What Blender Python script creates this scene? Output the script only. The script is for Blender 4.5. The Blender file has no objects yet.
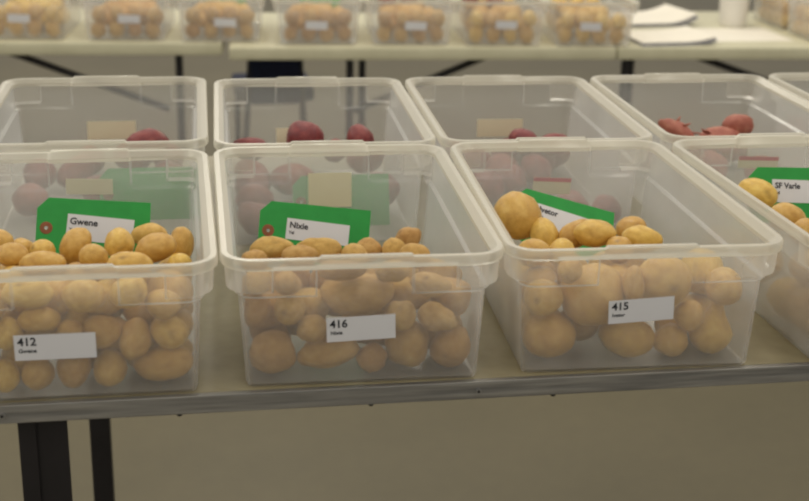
import bpy, bmesh, math, random
from mathutils import Vector, Matrix, Quaternion
from mathutils import noise as mnoise

# ------------------------------------------------------------------ camera, world, lights, exposure
scene = bpy.context.scene
COL = scene.collection
PI = math.pi
cam_data = bpy.data.cameras.new('camera')
cam = bpy.data.objects.new('camera', cam_data)
COL.objects.link(cam)
cam.matrix_world = Matrix(((0.986700, 0.034332, -0.158887, -0.18338), (-0.161386, 0.323865, -0.932237, -1.49323), (0.019452, 0.945480, 0.325098, 0.60103), (0, 0, 0, 1)))
cam_data.sensor_width = 36
cam_data.lens = 59.3175
cam_data.clip_start = 0.05
cam_data.dof.use_dof = True
cam_data.dof.focus_distance = 1.6
cam_data.dof.aperture_fstop = 6.0
scene.camera = cam

world = bpy.data.worlds.new('world')
scene.world = world
world.use_nodes = True
bg = world.node_tree.nodes['Background']
bg.inputs['Color'].default_value = (0.97, 0.92, 0.83, 1)
bg.inputs['Strength'].default_value = 0.62

def area(name, loc, sx, sy, power, color=(1, .93, .79), target=None):
    l = bpy.data.lights.new(name, 'AREA')
    l.shape = 'RECTANGLE'; l.size = sx; l.size_y = sy; l.energy = power; l.color = color
    o = bpy.data.objects.new(name, l); COL.objects.link(o); o.location = loc
    if target:
        o.rotation_euler = (Vector(target) - Vector(loc)).to_track_quat('-Z', 'Y').to_euler()
    return o
# rows of fluorescent fixtures hung from the hall's ceiling
for lx, ly, p in ((-1.6, 0.9, 22), (1.3, 0.9, 22), (-1.6, 3.6, 26), (1.3, 3.6, 26), (0.2, 6.5, 30), (-1.2, -2.2, 14), (1.8, -2.2, 14)):
    area('fluorescent_light', (lx, ly, 2.6), 0.35, 2.2, p)

scene.view_settings.view_transform = 'Standard'
scene.view_settings.look = 'None'
scene.view_settings.gamma = 1
scene.view_settings.use_curve_mapping = False
scene.view_settings.exposure = 0.0
scene.cycles.transparent_max_bounces = 40
scene.cycles.max_bounces = 14
scene.cycles.transmission_bounces = 10
scene.cycles.filter_width = 2.2

# ------------------------------------------------------------------ helpers
def lin(c):
    return tuple(((v / 255) / 12.92 if v <= 10 else ((v / 255 + .055) / 1.055) ** 2.4) for v in c) + (1,)

def new_mat(name):
    m = bpy.data.materials.new(name); m.use_nodes = True
    nt = m.node_tree
    return m, nt, nt.nodes, nt.links, nt.nodes['Principled BSDF']

def noise_node(n, l, scale, detail=4, coord='Object', rough=.55):
    tc = n.new('ShaderNodeTexCoord'); t = n.new('ShaderNodeTexNoise')
    t.inputs['Scale'].default_value = scale; t.inputs['Detail'].default_value = detail
    t.inputs['Roughness'].default_value = rough
    l.new(tc.outputs[coord], t.inputs['Vector'])
    return t

def ramp(n, l, src, stops):
    r = n.new('ShaderNodeValToRGB')
    while len(r.color_ramp.elements) < len(stops): r.color_ramp.elements.new(.5)
    for e, (p, c) in zip(r.color_ramp.elements, stops):
        e.position = p; e.color = c
    l.new(src, r.inputs['Fac'])
    return r

def bump(n, l, src, bsdf, strength, dist):
    b = n.new('ShaderNodeBump'); b.inputs['Strength'].default_value = strength; b.inputs['Distance'].default_value = dist
    l.new(src, b.inputs['Height']); l.new(b.outputs['Normal'], bsdf.inputs['Normal'])

def simple(name, c1, c2=None, scale=20, rough=.6, metal=0, bs=.1, bd=.001):
    m, nt, n, l, b = new_mat(name)
    b.inputs['Roughness'].default_value = rough; b.inputs['Metallic'].default_value = metal
    t = noise_node(n, l, scale)
    c2 = c2 or tuple(v * .9 for v in c1)
    r = ramp(n, l, t.outputs['Fac'], ((.35, lin(c1)), (.68, lin(c2))))
    l.new(r.outputs['Color'], b.inputs['Base Color'])
    if bs: bump(n, l, t.outputs['Fac'], b, bs, bd)
    return m

def plastic(name, haze, tint=(.84, .85, .845), slant=.22):
    """translucent milky polypropylene: part goes straight through, part scatters; a slanted path through the wall scatters more"""
    m, nt, n, l, b = new_mat(name)
    n.remove(b)
    out = n['Material Output']
    tr = n.new('ShaderNodeBsdfTransparent'); tr.inputs['Color'].default_value = (1, .997, .99, 1)
    df = n.new('ShaderNodeBsdfDiffuse'); df.inputs['Color'].default_value = tint + (1,)
    tl = n.new('ShaderNodeBsdfTranslucent'); tl.inputs['Color'].default_value = tint + (1,)
    m1 = n.new('ShaderNodeMixShader'); m1.inputs[0].default_value = .5
    l.new(df.outputs[0], m1.inputs[1]); l.new(tl.outputs[0], m1.inputs[2])
    t = noise_node(n, l, 9, 3)
    mr = n.new('ShaderNodeMapRange'); mr.inputs['To Min'].default_value = 1 - haze * .85; mr.inputs['To Max'].default_value = 1 - haze * 1.15
    l.new(t.outputs['Fac'], mr.inputs['Value'])
    # transmission ** (1 / cos)
    geo = n.new('ShaderNodeNewGeometry')
    dot = n.new('ShaderNodeVectorMath'); dot.operation = 'DOT_PRODUCT'
    l.new(geo.outputs['Incoming'], dot.inputs[0]); l.new(geo.outputs['Normal'], dot.inputs[1])
    ab = n.new('ShaderNodeMath'); ab.operation = 'ABSOLUTE'; l.new(dot.outputs['Value'], ab.inputs[0])
    mxm = n.new('ShaderNodeMath'); mxm.operation = 'MAXIMUM'; mxm.inputs[1].default_value = slant; l.new(ab.outputs[0], mxm.inputs[0])
    dv = n.new('ShaderNodeMath'); dv.operation = 'DIVIDE'; dv.inputs[0].default_value = 1; l.new(mxm.outputs[0], dv.inputs[1])
    pw = n.new('ShaderNodeMath'); pw.operation = 'POWER'; l.new(mr.outputs[0], pw.inputs[0]); l.new(dv.outputs[0], pw.inputs[1])
    m2 = n.new('ShaderNodeMixShader'); l.new(pw.outputs[0], m2.inputs[0])
    l.new(m1.outputs[0], m2.inputs[1]); l.new(tr.outputs[0], m2.inputs[2])
    gl = n.new('ShaderNodeBsdfGlossy'); gl.inputs['Roughness'].default_value = .25
    gl.inputs['Color'].default_value = (1, 1, 1, 1)
    fr = n.new('ShaderNodeFresnel'); fr.inputs['IOR'].default_value = 1.28
    mn_ = n.new('ShaderNodeMath'); mn_.operation = 'MINIMUM'; mn_.inputs[1].default_value = .24; l.new(fr.outputs[0], mn_.inputs[0])
    m3 = n.new('ShaderNodeMixShader')
    l.new(mn_.outputs[0], m3.inputs[0]); l.new(m2.outputs[0], m3.inputs[1]); l.new(gl.outputs[0], m3.inputs[2])
    l.new(m3.outputs[0], out.inputs['Surface'])
    return m

def potato_mat(name, c1, c2, c3, eye, rough=.42, speck=.0, bstr=.25):
    m, nt, n, l, b = new_mat(name)
    b.inputs['Roughness'].default_value = rough
    t = noise_node(n, l, 2.2, 5)
    r = ramp(n, l, t.outputs['Fac'], ((.3, lin(c1)), (.52, lin(c2)), (.74, lin(c3))))
    oi = n.new('ShaderNodeObjectInfo')
    hs = n.new('ShaderNodeHueSaturation')
    mr = n.new('ShaderNodeMapRange'); mr.inputs['To Min'].default_value = .86; mr.inputs['To Max'].default_value = 1.12
    l.new(oi.outputs['Random'], mr.inputs['Value']); l.new(mr.outputs[0], hs.inputs['Value'])
    mr2 = n.new('ShaderNodeMapRange'); mr2.inputs['To Min'].default_value = .49; mr2.inputs['To Max'].default_value = .507
    l.new(oi.outputs['Random'], mr2.inputs['Value']); l.new(mr2.outputs[0], hs.inputs['Hue'])
    l.new(r.outputs['Color'], hs.inputs['Color'])
    # scurf specks
    t2 = noise_node(n, l, 14, 6, rough=.7)
    r2 = ramp(n, l, t2.outputs['Fac'], ((.56, (0, 0, 0, 1)), (.70, (speck, speck, speck, 1))))
    mx = n.new('ShaderNodeMixRGB'); mx.inputs['Color2'].default_value = lin(eye)
    l.new(r2.outputs['Color'], mx.inputs['Fac']); l.new(hs.outputs['Color'], mx.inputs['Color1'])
    at = n.new('ShaderNodeAttribute'); at.attribute_name = 'eye'
    mx2 = n.new('ShaderNodeMixRGB'); mx2.inputs['Color2'].default_value = lin(eye)
    l.new(at.outputs['Fac'], mx2.inputs['Fac']); l.new(mx.outputs['Color'], mx2.inputs['Color1'])
    l.new(mx2.outputs['Color'], b.inputs['Base Color'])
    bump(n, l, t2.outputs['Fac'], b, bstr, .02)
    return m

M = {}
M['tub'] = plastic('milky_plastic', .165)
M['rim'] = plastic('milky_plastic_rim', .36, (.83, .80, .70))
M['lug'] = plastic('milky_plastic_lug', .26, (.84, .82, .76))
M['back_tub'] = plastic('milky_plastic_back', .185, slant=.6)
M['yellow'] = potato_mat('yellow_potato_skin', (198, 154, 70), (216, 175, 86), (230, 195, 108), (112, 76, 40), .32, .3)
M['netted'] = potato_mat('netted_potato_skin', (196, 150, 80), (214, 170, 96), (226, 188, 116), (136, 94, 50), .5, .6, .5)
M['red'] = potato_mat('red_potato_skin', (112, 40, 40), (134, 54, 50), (156, 84, 72), (150, 100, 84), .38, .4)
M['pink'] = potato_mat('pale_red_potato_skin', (150, 78, 64), (168, 96, 78), (184, 124, 100), (200, 160, 130), .45, .4)
M['label'] = simple('white_paper_label', (222, 222, 226), (214, 214, 218), 6, .7, bs=0)
M['cream'] = simple('cream_card', (226, 218, 190), (218, 208, 178), 6, .75, bs=0)
M['paper'] = simple('white_paper', (240, 234, 220), (232, 226, 212), 5, .75, bs=0)
M['grey_paper'] = simple('mottled_grey_paper', (150, 150, 160), (128, 128, 142), 30, .75, bs=0)  # mottled grey for the lower sheets, darker than the white ones above
M['green'] = simple('green_card', (44, 158, 70), (38, 148, 64), 30, .7, bs=.1, bd=.0003)
M['washer'] = simple('brown_card_washer', (150, 92, 62), (132, 78, 52), 60, .8)
M['ink'] = simple('black_ink', (34, 36, 44), (26, 28, 34), 20, .7, bs=0)
M['pink_ink'] = simple('pink_header_strip', (200, 84, 98), (188, 74, 90), 20, .7, bs=0)
M['black'] = simple('black_painted_steel', (30, 27, 30), (22, 20, 23), 25, .45, bs=.05)
M['navy'] = simple('navy_fabric', (26, 34, 66), (20, 26, 54), 60, .85, bs=.3)
M['folding_top'] = simple('pale_plastic_table', (204, 200, 172), (194, 190, 162), 12, .5, bs=.15, bd=.0005)
M['cup'] = simple('white_plastic', (232, 228, 220), (224, 220, 210), 6, .35, bs=0)

def steel_mat():
    m, nt, n, l, b = new_mat('aluminium_trim')
    b.inputs['Metallic'].default_value = .75; b.inputs['Roughness'].default_value = .42
    tc = n.new('ShaderNodeTexCoord'); mp = n.new('ShaderNodeMapping'); mp.inputs['Scale'].default_value = (6, 120, 120)
    t = n.new('ShaderNodeTexNoise'); t.inputs['Scale'].default_value = 1.5; t.inputs['Detail'].default_value = 6
    l.new(tc.outputs['Object'], mp.inputs[0]); l.new(mp.outputs[0], t.inputs['Vector'])
    r = ramp(n, l, t.outputs['Fac'], ((.3, lin((128, 128, 128))), (.7, lin((176, 174, 170)))))
    l.new(r.outputs['Color'], b.inputs['Base Color'])
    bump(n, l, t.outputs['Fac'], b, .25, .002)
    return m
M['steel'] = steel_mat()

def worktop_mat():
    m, nt, n, l, b = new_mat('worn_brown_worktop')
    b.inputs['Roughness'].default_value = .38
    t = noise_node(n, l, 3.2, 6); t2 = noise_node(n, l, 42, 5)
    r = ramp(n, l, t.outputs['Fac'], ((.3, lin((136, 127, 98))), (.7, lin((158, 149, 120)))))
    r2 = ramp(n, l, t2.outputs['Fac'], ((.3, (.85, .85, .85, 1)), (.7, (1, 1, 1, 1))))
    mx = n.new('ShaderNodeMixRGB'); mx.blend_type = 'MULTIPLY'; mx.inputs['Fac'].default_value = 1
    l.new(r.outputs['Color'], mx.inputs['Color1']); l.new(r2.outputs['Color'], mx.inputs['Color2'])
    l.new(mx.outputs['Color'], b.inputs['Base Color'])
    bump(n, l, t2.outputs['Fac'], b, .12, .0006)
    return m
M['worktop'] = worktop_mat()

def floor_mat():
    m, nt, n, l, b = new_mat('polished_concrete')
    b.inputs['Roughness'].default_value = .5
    t = noise_node(n, l, 1.6, 7); t2 = noise_node(n, l, 26, 5)
    r = ramp(n, l, t.outputs['Fac'], ((.3, lin((88, 81, 57))), (.7, lin((99, 91, 66)))))
    r2 = ramp(n, l, t2.outputs['Fac'], ((.3, (.93, .93, .93, 1)), (.7, (1, 1, 1, 1))))
    mx = n.new('ShaderNodeMixRGB'); mx.blend_type = 'MULTIPLY'; mx.inputs['Fac'].default_value = 1
    l.new(r.outputs['Color'], mx.inputs['Color1']); l.new(r2.outputs['Color'], mx.inputs['Color2'])
    l.new(mx.outputs['Color'], b.inputs['Base Color'])
    bump(n, l, t2.outputs['Fac'], b, .1, .001)
    return m
M['floor'] = floor_mat()

def to_mesh(name, bm, mat=None, smooth=None):
    me = bpy.data.meshes.new(name); bmesh.ops.recalc_face_normals(bm, faces=bm.faces)
    bm.to_mesh(me); bm.free()
    if mat: me.materials.append(mat)
    if smooth is not None:
        for p in me.polygons: p.use_smooth = True
        me.set_sharp_from_angle(angle=math.radians(smooth))
    return me

def obj(name, me, parent=None, loc=None, rot=None):
    o = bpy.data.objects.new(name, me); COL.objects.link(o)
    if parent: o.parent = parent
    if loc: o.location = loc
    if rot: o.rotation_euler = rot
    return o

def tag(o, label, cat, group=None, kind=None):
    if label: o['label'] = label
    if cat: o['category'] = cat
    if group: o['group'] = group
    if kind: o['kind'] = kind
    return o

def thing(name, label, cat, loc=(0, 0, 0), rz=0, group=None):
    o = bpy.data.objects.new(name, None); COL.objects.link(o)
    o.empty_display_size = .05
    o.location = loc; o.rotation_euler = (0, 0, rz)
    return tag(o, label, cat, group)

def box_bm(x0, x1, y0, y1, z0, z1, bev=0, bm=None):
    bm2 = bmesh.new(); bmesh.ops.create_cube(bm2, size=1)
    for v in bm2.verts:
        v.co = Vector(((x0 + x1) / 2 + v.co.x * (x1 - x0), (y0 + y1) / 2 + v.co.y * (y1 - y0), (z0 + z1) / 2 + v.co.z * (z1 - z0)))
    if bev: bmesh.ops.bevel(bm2, geom=list(bm2.edges), offset=bev, segments=2, affect='EDGES', profile=.6)
    if bm is None: return bm2
    me = bpy.data.meshes.new('tmp'); bm2.to_mesh(me); bm2.free(); bm.from_mesh(me); bpy.data.meshes.remove(me)
    return bm

def tube_bm(a, b, r, seg=12, r2=None, bm=None):
    bm = bm or bmesh.new()
    a, b = Vector(a), Vector(b); d = b - a
    q = d.to_track_quat('Z', 'Y').to_matrix().to_4x4()
    bmesh.ops.create_cone(bm, cap_ends=True, segments=seg, radius1=r, radius2=r if r2 is None else r2, depth=d.length,
                          matrix=Matrix.Translation((a + b) / 2) @ q)
    return bm

_dg = None
def text_mesh(s, size, mat, depth=.0002):
    cu = bpy.data.curves.new('txt', 'FONT'); cu.body = s; cu.size = size; cu.extrude = depth; cu.resolution_u = 3; cu.offset = size * .022
    o = bpy.data.objects.new('txt', cu); COL.objects.link(o)
    bpy.context.view_layer.update()
    me = bpy.data.meshes.new_from_object(o.evaluated_get(bpy.context.evaluated_depsgraph_get()))
    bpy.data.objects.remove(o); me.materials.clear(); me.materials.append(mat); me.name = 'lettering'
    return me

# ------------------------------------------------------------------ storage tub
W, L, H = .305, 0.4476, 0.1513
RC = .035
def perimeter():
    """points round the tub: (corner centre or side anchor, outward normal, shelf weight, lug weight, centre weight)"""
    pts = []
    hx, hy = W / 2 - RC, L / 2 - RC
    def corner(cx, cy, a0):
        for i in range(7):
            a = a0 + PI / 2 * i / 6
            pts.append((cx, cy, math.cos(a), math.sin(a), 1, 1, 0))
    xs = [(.100, 1, 1, 0), (.0975, 1, 0, 0), (.0535, 1, 0, 0), (.0505, 0, 0, 0), (.0475, 0, 0, 1), (0, 0, 0, 1),
          (-.0475, 0, 0, 1), (-.0505, 0, 0, 0), (-.0535, 1, 0, 0), (-.0975, 1, 0, 0), (-.100, 1, 1, 0)]
    ys = [(.172, 1, 1, 0), (.1695, 1, 0, 0), (.08, 1, 0, 0), (0, 1, 0, 0), (-.08, 1, 0, 0), (-.1695, 1, 0, 0), (-.172, 1, 1, 0)]
    corner(hx, hy, 0)
    for s, a, b, c in xs: pts.append((s, hy, 0, 1, a, b, c))
    corner(-hx, hy, PI / 2)
    for s, a, b, c in ys: pts.append((-hx, s, -1, 0, a, b, c))
    corner(-hx, -hy, PI)
    for s, a, b, c in reversed(xs): pts.append((s, -hy, 0, -1, a, b, c))
    corner(hx, -hy, 1.5 * PI)
    for s, a, b, c in reversed(ys): pts.append((hx, s, 1, 0, a, b, c))
    return pts
PER = perimeter()

def tub_meshes(wf=1., wb=1., bodymat=None, rimmat=None):
    def ring(bm, ins, z, aw, lw, zraise=0):
        vs = []
        for cx, cy, nx, ny, a, b, c in PER:
            i = ins - a * aw * .004 - b * lw * .0085
            x, y = cx + nx * (RC - i), cy + ny * (RC - i)
            t = (y / L + .5); x *= wf * (1 - t) + wb * t
            vs.append(bm.verts.new((x, y, z + (zraise * c if abs(ny) > .5 else 0))))
        return vs
    def bridge(bm, A, B, lug=False):
        n = len(A)
        for k in range(n):
            fc = bm.faces.new((A[k], A[(k + 1) % n], B[(k + 1) % n], B[k]))
            if lug and PER[k][5] and PER[(k + 1) % n][5]: fc.material_index = 1
    base = lambda z: .025 - .009 * z / H
    zA, zB, zt = H - .047, H - .040, H - .011
    lev = [(0, .0045, 0, 0), (.0012, .0015, 0, 0), (.005, 0, 0, 0), (.05, 0, 0, 0), (zA - .001, 0, 0, 0), (zA + .0025, 0, 1, 0), (zB, 0, 1, 0), (zB + .003, 0, 1, 1), (zt, 0, 1, 1)]
    bm = bmesh.new()
    prev = None
    for z, e, a, l_ in lev:
        r_ = ring(bm, base(z) + e, z, a, l_)
        if prev: bridge(bm, prev, r_, l_ == 1)
        else: bm.faces.new(list(reversed(r_)))
        prev = r_
    prev = None
    for z, e, a, l_ in lev:
        zz = z + .0018 if z < .04 else z
        r_ = ring(bm, base(z) + e + .0018, zz, a, 0)   # the corner lugs are an outer skirt only
        if prev: bridge(bm, r_, prev)
        else: bm.faces.new(r_)
        prev = r_
    me = bpy.data.meshes.new('tub_body'); bm.to_mesh(me); bm.free()
    me.materials.append(bodymat); me.materials.append(M['lug'])
    for p in me.polygons: p.use_smooth = True
    me.set_sharp_from_angle(angle=math.radians(38))
    bm = bmesh.new()
    prof = [(base(zt), zt, 1, 1, 0), (.0012, H - .0115, 0, 0, 0), (0, H - .010, 0, 0, 0), (0, H - .002, 0, 0, .0022), (.0015, H, 0, 0, .0025),
            (.0075, H, 0, 0, .0025), (.0095, H - .0015, 0, 0, .0022), (base(zt) + .0018, H - .004, .6, .75, 0), (base(zt) + .0018, zt, 1, 0, 0)]
    prof[-2] = (base(zt) + .0018, H - .006, 1, 0, 0)
    prof[-3] = (.0098, H - .002, 0, 0, .002)
    prev = None
    for i_, z, a, l_, zr in prof:
        r_ = ring(bm, i_, z, a, l_, zr)
        if prev: bridge(bm, prev, r_)
        prev = r_
    me2 = bpy.data.meshes.new('tub_rim'); bm.to_mesh(me2); bm.free()
    me2.materials.append(rimmat)
    for p in me2.polygons: p.use_smooth = True
    me2.set_sharp_from_angle(angle=math.radians(40))
    return me, me2

def sticker_bm(w, h, t=.0004):
    return box_bm(-w / 2, w / 2, -h / 2, h / 2, 0, t)

def wall_frame(z, end=-1):
    """matrix of a sticker flat on the outside of the tub's end wall at height z (local x right, y up, z out)"""
    sl = .009 / H
    ins = .025 - .009 * z / H
    y = end * (L / 2 - ins)
    up = Vector((0, end * sl, 1)).normalized(); right = Vector((-end, 0, 0)) ; out = right.cross(up)
    m = Matrix((right, up, out)).transposed().to_4x4()
    m.translation = Vector((0, y, z)) + out * .0003
    return m

def tub(label, x, y, z, yaw, meshes, group=None, stretch=1.):
    t = thing('storage_tub', label, 'tub', (x, y, z), yaw, group)
    t.scale.y = stretch
    obj('body', meshes[0], t); obj('rim', meshes[1], t)
    return t

def wall_label(t, cx, cz, w, h, roll, lines=(), mat=None, end=-1, header=None):
    o = obj('paper_label', to_mesh('paper_label', sticker_bm(w, h), mat or M['label']), t)
    mm = wall_frame(cz, end); mm.translation = mm.translation + Vector((cx, 0, 0))
    o.matrix_local = mm @ Matrix.Rotation(roll, 4, 'Z')
    for s, size, px, py in lines:
        q = obj('lettering', text_mesh(s, size, M['ink']), o, (px, py, .0005))
    if header:
        bm = box_bm(-w / 2, w / 2, h / 2 - .006, h / 2, .0004, .0006)
        obj('pink_header', to_mesh('pink_header', bm, header), o)
    return o

# ------------------------------------------------------------------ potatoes
def potato_mesh(name, seed, mat, lump=.10, eyes=5, pear=0, sub=3, sprouts=0):
    rnd = random.Random(seed)
    bm = bmesh.new(); bmesh.ops.create_icosphere(bm, subdivisions=sub, radius=1)
    off = Vector((rnd.uniform(-50, 50), rnd.uniform(-50, 50), rnd.uniform(-50, 50)))
    ey = []
    for _ in range(eyes):
        v = Vector((rnd.gauss(0, 1), rnd.gauss(0, 1), rnd.gauss(0, 1))).normalized(); ey.append(v)
    bend = rnd.uniform(-.12, .12); tap = rnd.uniform(-.10, .10)
    lay = bm.verts.layers.float.new('eye')
    for v in bm.verts:
        d = v.co.normalized()
        s = 1 + lump * mnoise.noise(d * 1.1 + off) + lump * .4 * mnoise.noise(d * 2.7 + off)
        e = 0
        for k in ey:
            dd = (d - k).length
            s -= .045 * math.exp(-(dd / .13) ** 2); e = max(e, .75 * math.exp(-(dd / .085) ** 2))
        p = d * s
        p.y *= 1 + tap * d.x; p.z *= 1 + tap * d.x
        p.y += bend * (d.x ** 2 - .4)
        if pear:
            k = min(1, max(0, (d.x + .25) / .9)); k = k * k * (3 - 2 * k); p.y *= 1 - pear * k; p.z *= 1 - pear * k
        v.co = p; v[lay] = e
    mxs = [max(abs(v.co[k]) for v in bm.verts) for k in range(3)]
    for v in bm.verts: v.co = Vector((v.co.x / mxs[0], v.co.y / mxs[1], v.co.z / mxs[2]))
    for _ in range(sprouts):
        k = Vector((rnd.gauss(0, 1), rnd.gauss(0, 1), abs(rnd.gauss(0, 1)) + .6)).normalized()
        tube_bm(k * .85, k * 1.35 + Vector((.1, 0, .1)), .10, 6, .03, bm)
    me = bpy.data.meshes.new(name); bm.to_mesh(me); bm.free(); me.materials.append(mat)
    for p in me.polygons: p.use_smooth = True
    return me
Y = [potato_mesh('yellow_potato', 10 + i, M['yellow'], .11, 4 + i % 3) for i in range(7)]
N = [potato_mesh('netted_potato', 40 + i, M['netted'], .20, 7) for i in range(6)]
PEAR = potato_mesh('pear_potato', 71, M['yellow'], .08, 4, pear=.55)
RD = [potato_mesh('red_potato', 80 + i, M['red'], .14, 6) for i in range(5)]
PK = [potato_mesh('pale_red_potato', 90 + i, M['pink'], .22, 6, sprouts=3) for i in range(4)]

PP = [potato_mesh('plain_pale_red_potato', 100 + i, M['pink'], .18, 6) for i in range(3)]

def place_potato(name, me, c, a, h, r, rnd, label, group, cat='potato', squash=.96):
    o = bpy.data.objects.new(name, me); COL.objects.link(o)
    q = Vector(a).normalized().to_track_quat('X', 'Z') @ Quaternion((1, 0, 0), rnd.uniform(0, 2 * PI))
    o.rotation_mode = 'QUATERNION'; o.rotation_quaternion = q
    o.location = c; o.scale = (h + r, r, r * squash)
    return tag(o, label, cat, group)

# ------------------------------------------------------------------ setting
bm = bmesh.new(); bmesh.ops.create_grid(bm, x_segments=2, y_segments=2, size=1)
for v in bm.verts: v.co = Vector((v.co.x * 14, v.co.y * 16 + 8, 0))
fl = obj('floor', to_mesh('floor', bm, M['floor']), None, (0, 0, -.92)); fl['kind'] = 'structure'

# ------------------------------------------------------------------ front worktable
EDGE = -.2065
wt = thing('worktable', 'long brown worktable with aluminium edge trim under the numbered tubs', 'table', (0, 0, -.92))
def tpart(name, bm, mat, sm=None, p=wt): 
    o = obj(name, to_mesh(name, bm, mat, sm), p); o.location = (0, 0, 0)
    o.matrix_parent_inverse = Matrix.Translation(-Vector(p.location)); return o
tpart('tabletop', box_bm(-.47, 1.45, EDGE + .006, .76, -.019, 0), M['worktop'])
bm = box_bm(-.47, 1.45, EDGE - .002, EDGE + .0058, -.0205, 0, .0008)
es = tpart('edge_trim', bm, M['steel'])
for rx in (-.379, .12, .62, 1.2):
    b2 = tube_bm((rx, EDGE - .0042, -.011), (rx, EDGE - .002, -.011), .0032, 14, None)
    o = obj('rivet', to_mesh('rivet', b2, M['steel'], 40), es)
    obj('rivet_bore', to_mesh('rivet_bore', tube_bm((rx, EDGE - .0045, -.011), (rx, EDGE - .0041, -.011), .0016, 10), M['black'], 40), es)
for rx in (-.20, .004, .207, .6):
    b2 = tube_bm((rx, EDGE + .008, -.026), (rx, EDGE + .008, -.019), .0028, 8)
    obj('screw', to_mesh('screw', b2, M['black'], 40), es)
for lx, ly, w in ((-.343, -.165, .05), (-.345, .62, .034), (1.3, -.165, .05), (1.3, .62, .034)):
    if w == .05:   # angle-iron front legs: two flanges and a small gusset
        bm = box_bm(lx - w / 2, lx + w / 2, ly - .014, ly - .010, -.92, -.0195)
        box_bm(lx - w / 2, lx - w / 2 + .018, ly - .019, ly - .014, -.92, -.0195, 0, bm)
        box_bm(lx - w / 2, lx - w / 2 + .004, ly - .010, ly + .036, -.92, -.0195, 0, bm)
    else:
        bm = box_bm(lx - w / 2, lx + w / 2, ly - w / 2, ly + w / 2, -.92, -.0195, .003)
    lg = tpart('leg', bm, M['black'])
tpart('side_rail', box_bm(-.40, 1.4, .60, .64, -.065, -.0195), M['black'])

# ------------------------------------------------------------------ tubs of the front and second rows
TB = {'416': (-0.0, 0.0, -0.0216), '415': (0.307, -0.0016, -0.0322), '412': (-0.3078, -0.0015, -0.003), '4': (0.6303, -0.0072, 0.0154), 'A': (-0.3119, 0.484, -0.0155), 'B': (0.011, 0.455, -0.0282), 'C': (0.3221, 0.4475, -0.0332), 'D': (0.6404, 0.4435, -0.0192), 'E': (0.962, 0.4435, 0.0)}
order = {'412': (1, 1, 'clear tub labelled 412 full of small yellow potatoes, leftmost front tub'),
         '416': (.975, 1.01, 'clear tub labelled 416 with netted potatoes, between tubs 412 and 415'),
         '415': (1.02, .965, 'clear tub labelled 415 with large yellow potatoes, right of tub 416'),
         '4': (1, 1, 'clear front tub cut by the right edge, green tag reading SF Varle inside'),
         'A': (1.06, 1.06, 'clear second-row tub behind tub 412, one red potato showing'),
         'B': (1, 1, 'clear second-row tub behind tub 416, several dark red potatoes'),
         'C': (1, 1, 'clear second-row tub behind tub 415, cream label on its back wall'),
         'D': (1, 1, 'clear second-row tub with pale red knobbly potatoes, behind the right-hand tubs'),
         'E': (1, 1, 'clear second-row tub of which only a corner shows at the right edge')}
tubs = {}
for k, (wf, wb, lab) in order.items():
    x, y, yaw = TB[k]
    y += .0067
    if k == '412': y -= .001; yaw += .004
    tubs[k] = tub(lab, x, y, 0, yaw, tub_meshes(wf, wb, M['tub'], M['rim']), 'clear storage tubs on the worktable', 1.03 if k[0] == '4' else .97)
wall_label(tubs['412'], -.014, .0615, .081, .0285, 0, (('412', .0125, -.037, .0025), ('Gwene', .0062, -.0365, -.0055)))
wall_label(tubs['416'], -.0035, .066, .073, .028, .035, (('416', .0125, -.033, .0025), ('Nixie', .0058, -.0325, -.0055)))
wall_label(tubs['415'], -.0015, .0735, .073, .0275, .055, (('415', .0125, -.033, .0025), ('Ivetor', .0058, -.0325, -.0055)))
wall_label(tubs['4'], .03, .07, .073, .0275, 0)
# labels of the second row, seen blurred through the plastic
wall_label(tubs['A'], -.0, .086, .062, .022, -.03, (), M['cream'])
wall_label(tubs['C'], .008, .080, .054, .024, -.05, (), M['cream'], -1, M['pink_ink'])
wall_label(tubs['D'], -.01, .108, .06, .018, -.04, (), M['cream'], -1, M['pink_ink'])
for k_, cx_ in (('A', .006), ('C', .012)):   # stuck on the inside of the far wall
    w_ = wall_label(tubs[k_], cx_, .068, .078, .030, 0, (), M['cream'], 1)
    w_.matrix_local = Matrix.Translation((cx_, -.0036, 0)) @ wall_frame(.068, 1)

# ------------------------------------------------------------------ green tags standing in the heaps
def tag_card_bm(hw, hh, t=.0006):
    ch = .013
    pts = [(-hw + ch, -hh), (hw, -hh), (hw, hh), (-hw + ch, hh), (-hw, hh - ch), (-hw, -hh + ch)]
    bm = bmesh.new()
    fr = [bm.verts.new((x, y, t)) for x, y in pts]; hx = -hw + .0115
    ring = [bm.verts.new((hx + .0022 * math.cos(a), .0022 * math.sin(a), t)) for a in [PI * 2 * i / 12 for i in range(12)]]
    es = [bm.edges.new((fr[i], fr[(i + 1) % 6])) for i in range(6)] + [bm.edges.new((ring[i], ring[(i + 1) % 12])) for i in range(12)]
    bmesh.ops.triangle_fill(bm, use_beauty=True, edges=es)
    g = bmesh.ops.extrude_face_region(bm, geom=list(bm.faces))
    for v in g['geom']:
        if isinstance(v, bmesh.types.BMVert): v.co.z -= t
    return bm
def washer_bm(hx, ro=.0075, ri=.0024, z=.0011):
    bm = bmesh.new(); n = 20
    R_ = [[bm.verts.new((hx + r * math.cos(2 * PI * i / n), r * math.sin(2 * PI * i / n), zz)) for i in range(n)] for r, zz in ((ro, .0006), (ro - .0004, z), (ri, z), (ri, 0))]
    for A, B in zip(R_, R_[1:]):
        for i in range(n): bm.faces.new((A[i], A[(i + 1) % n], B[(i + 1) % n], B[i]))
    return bm
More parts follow.
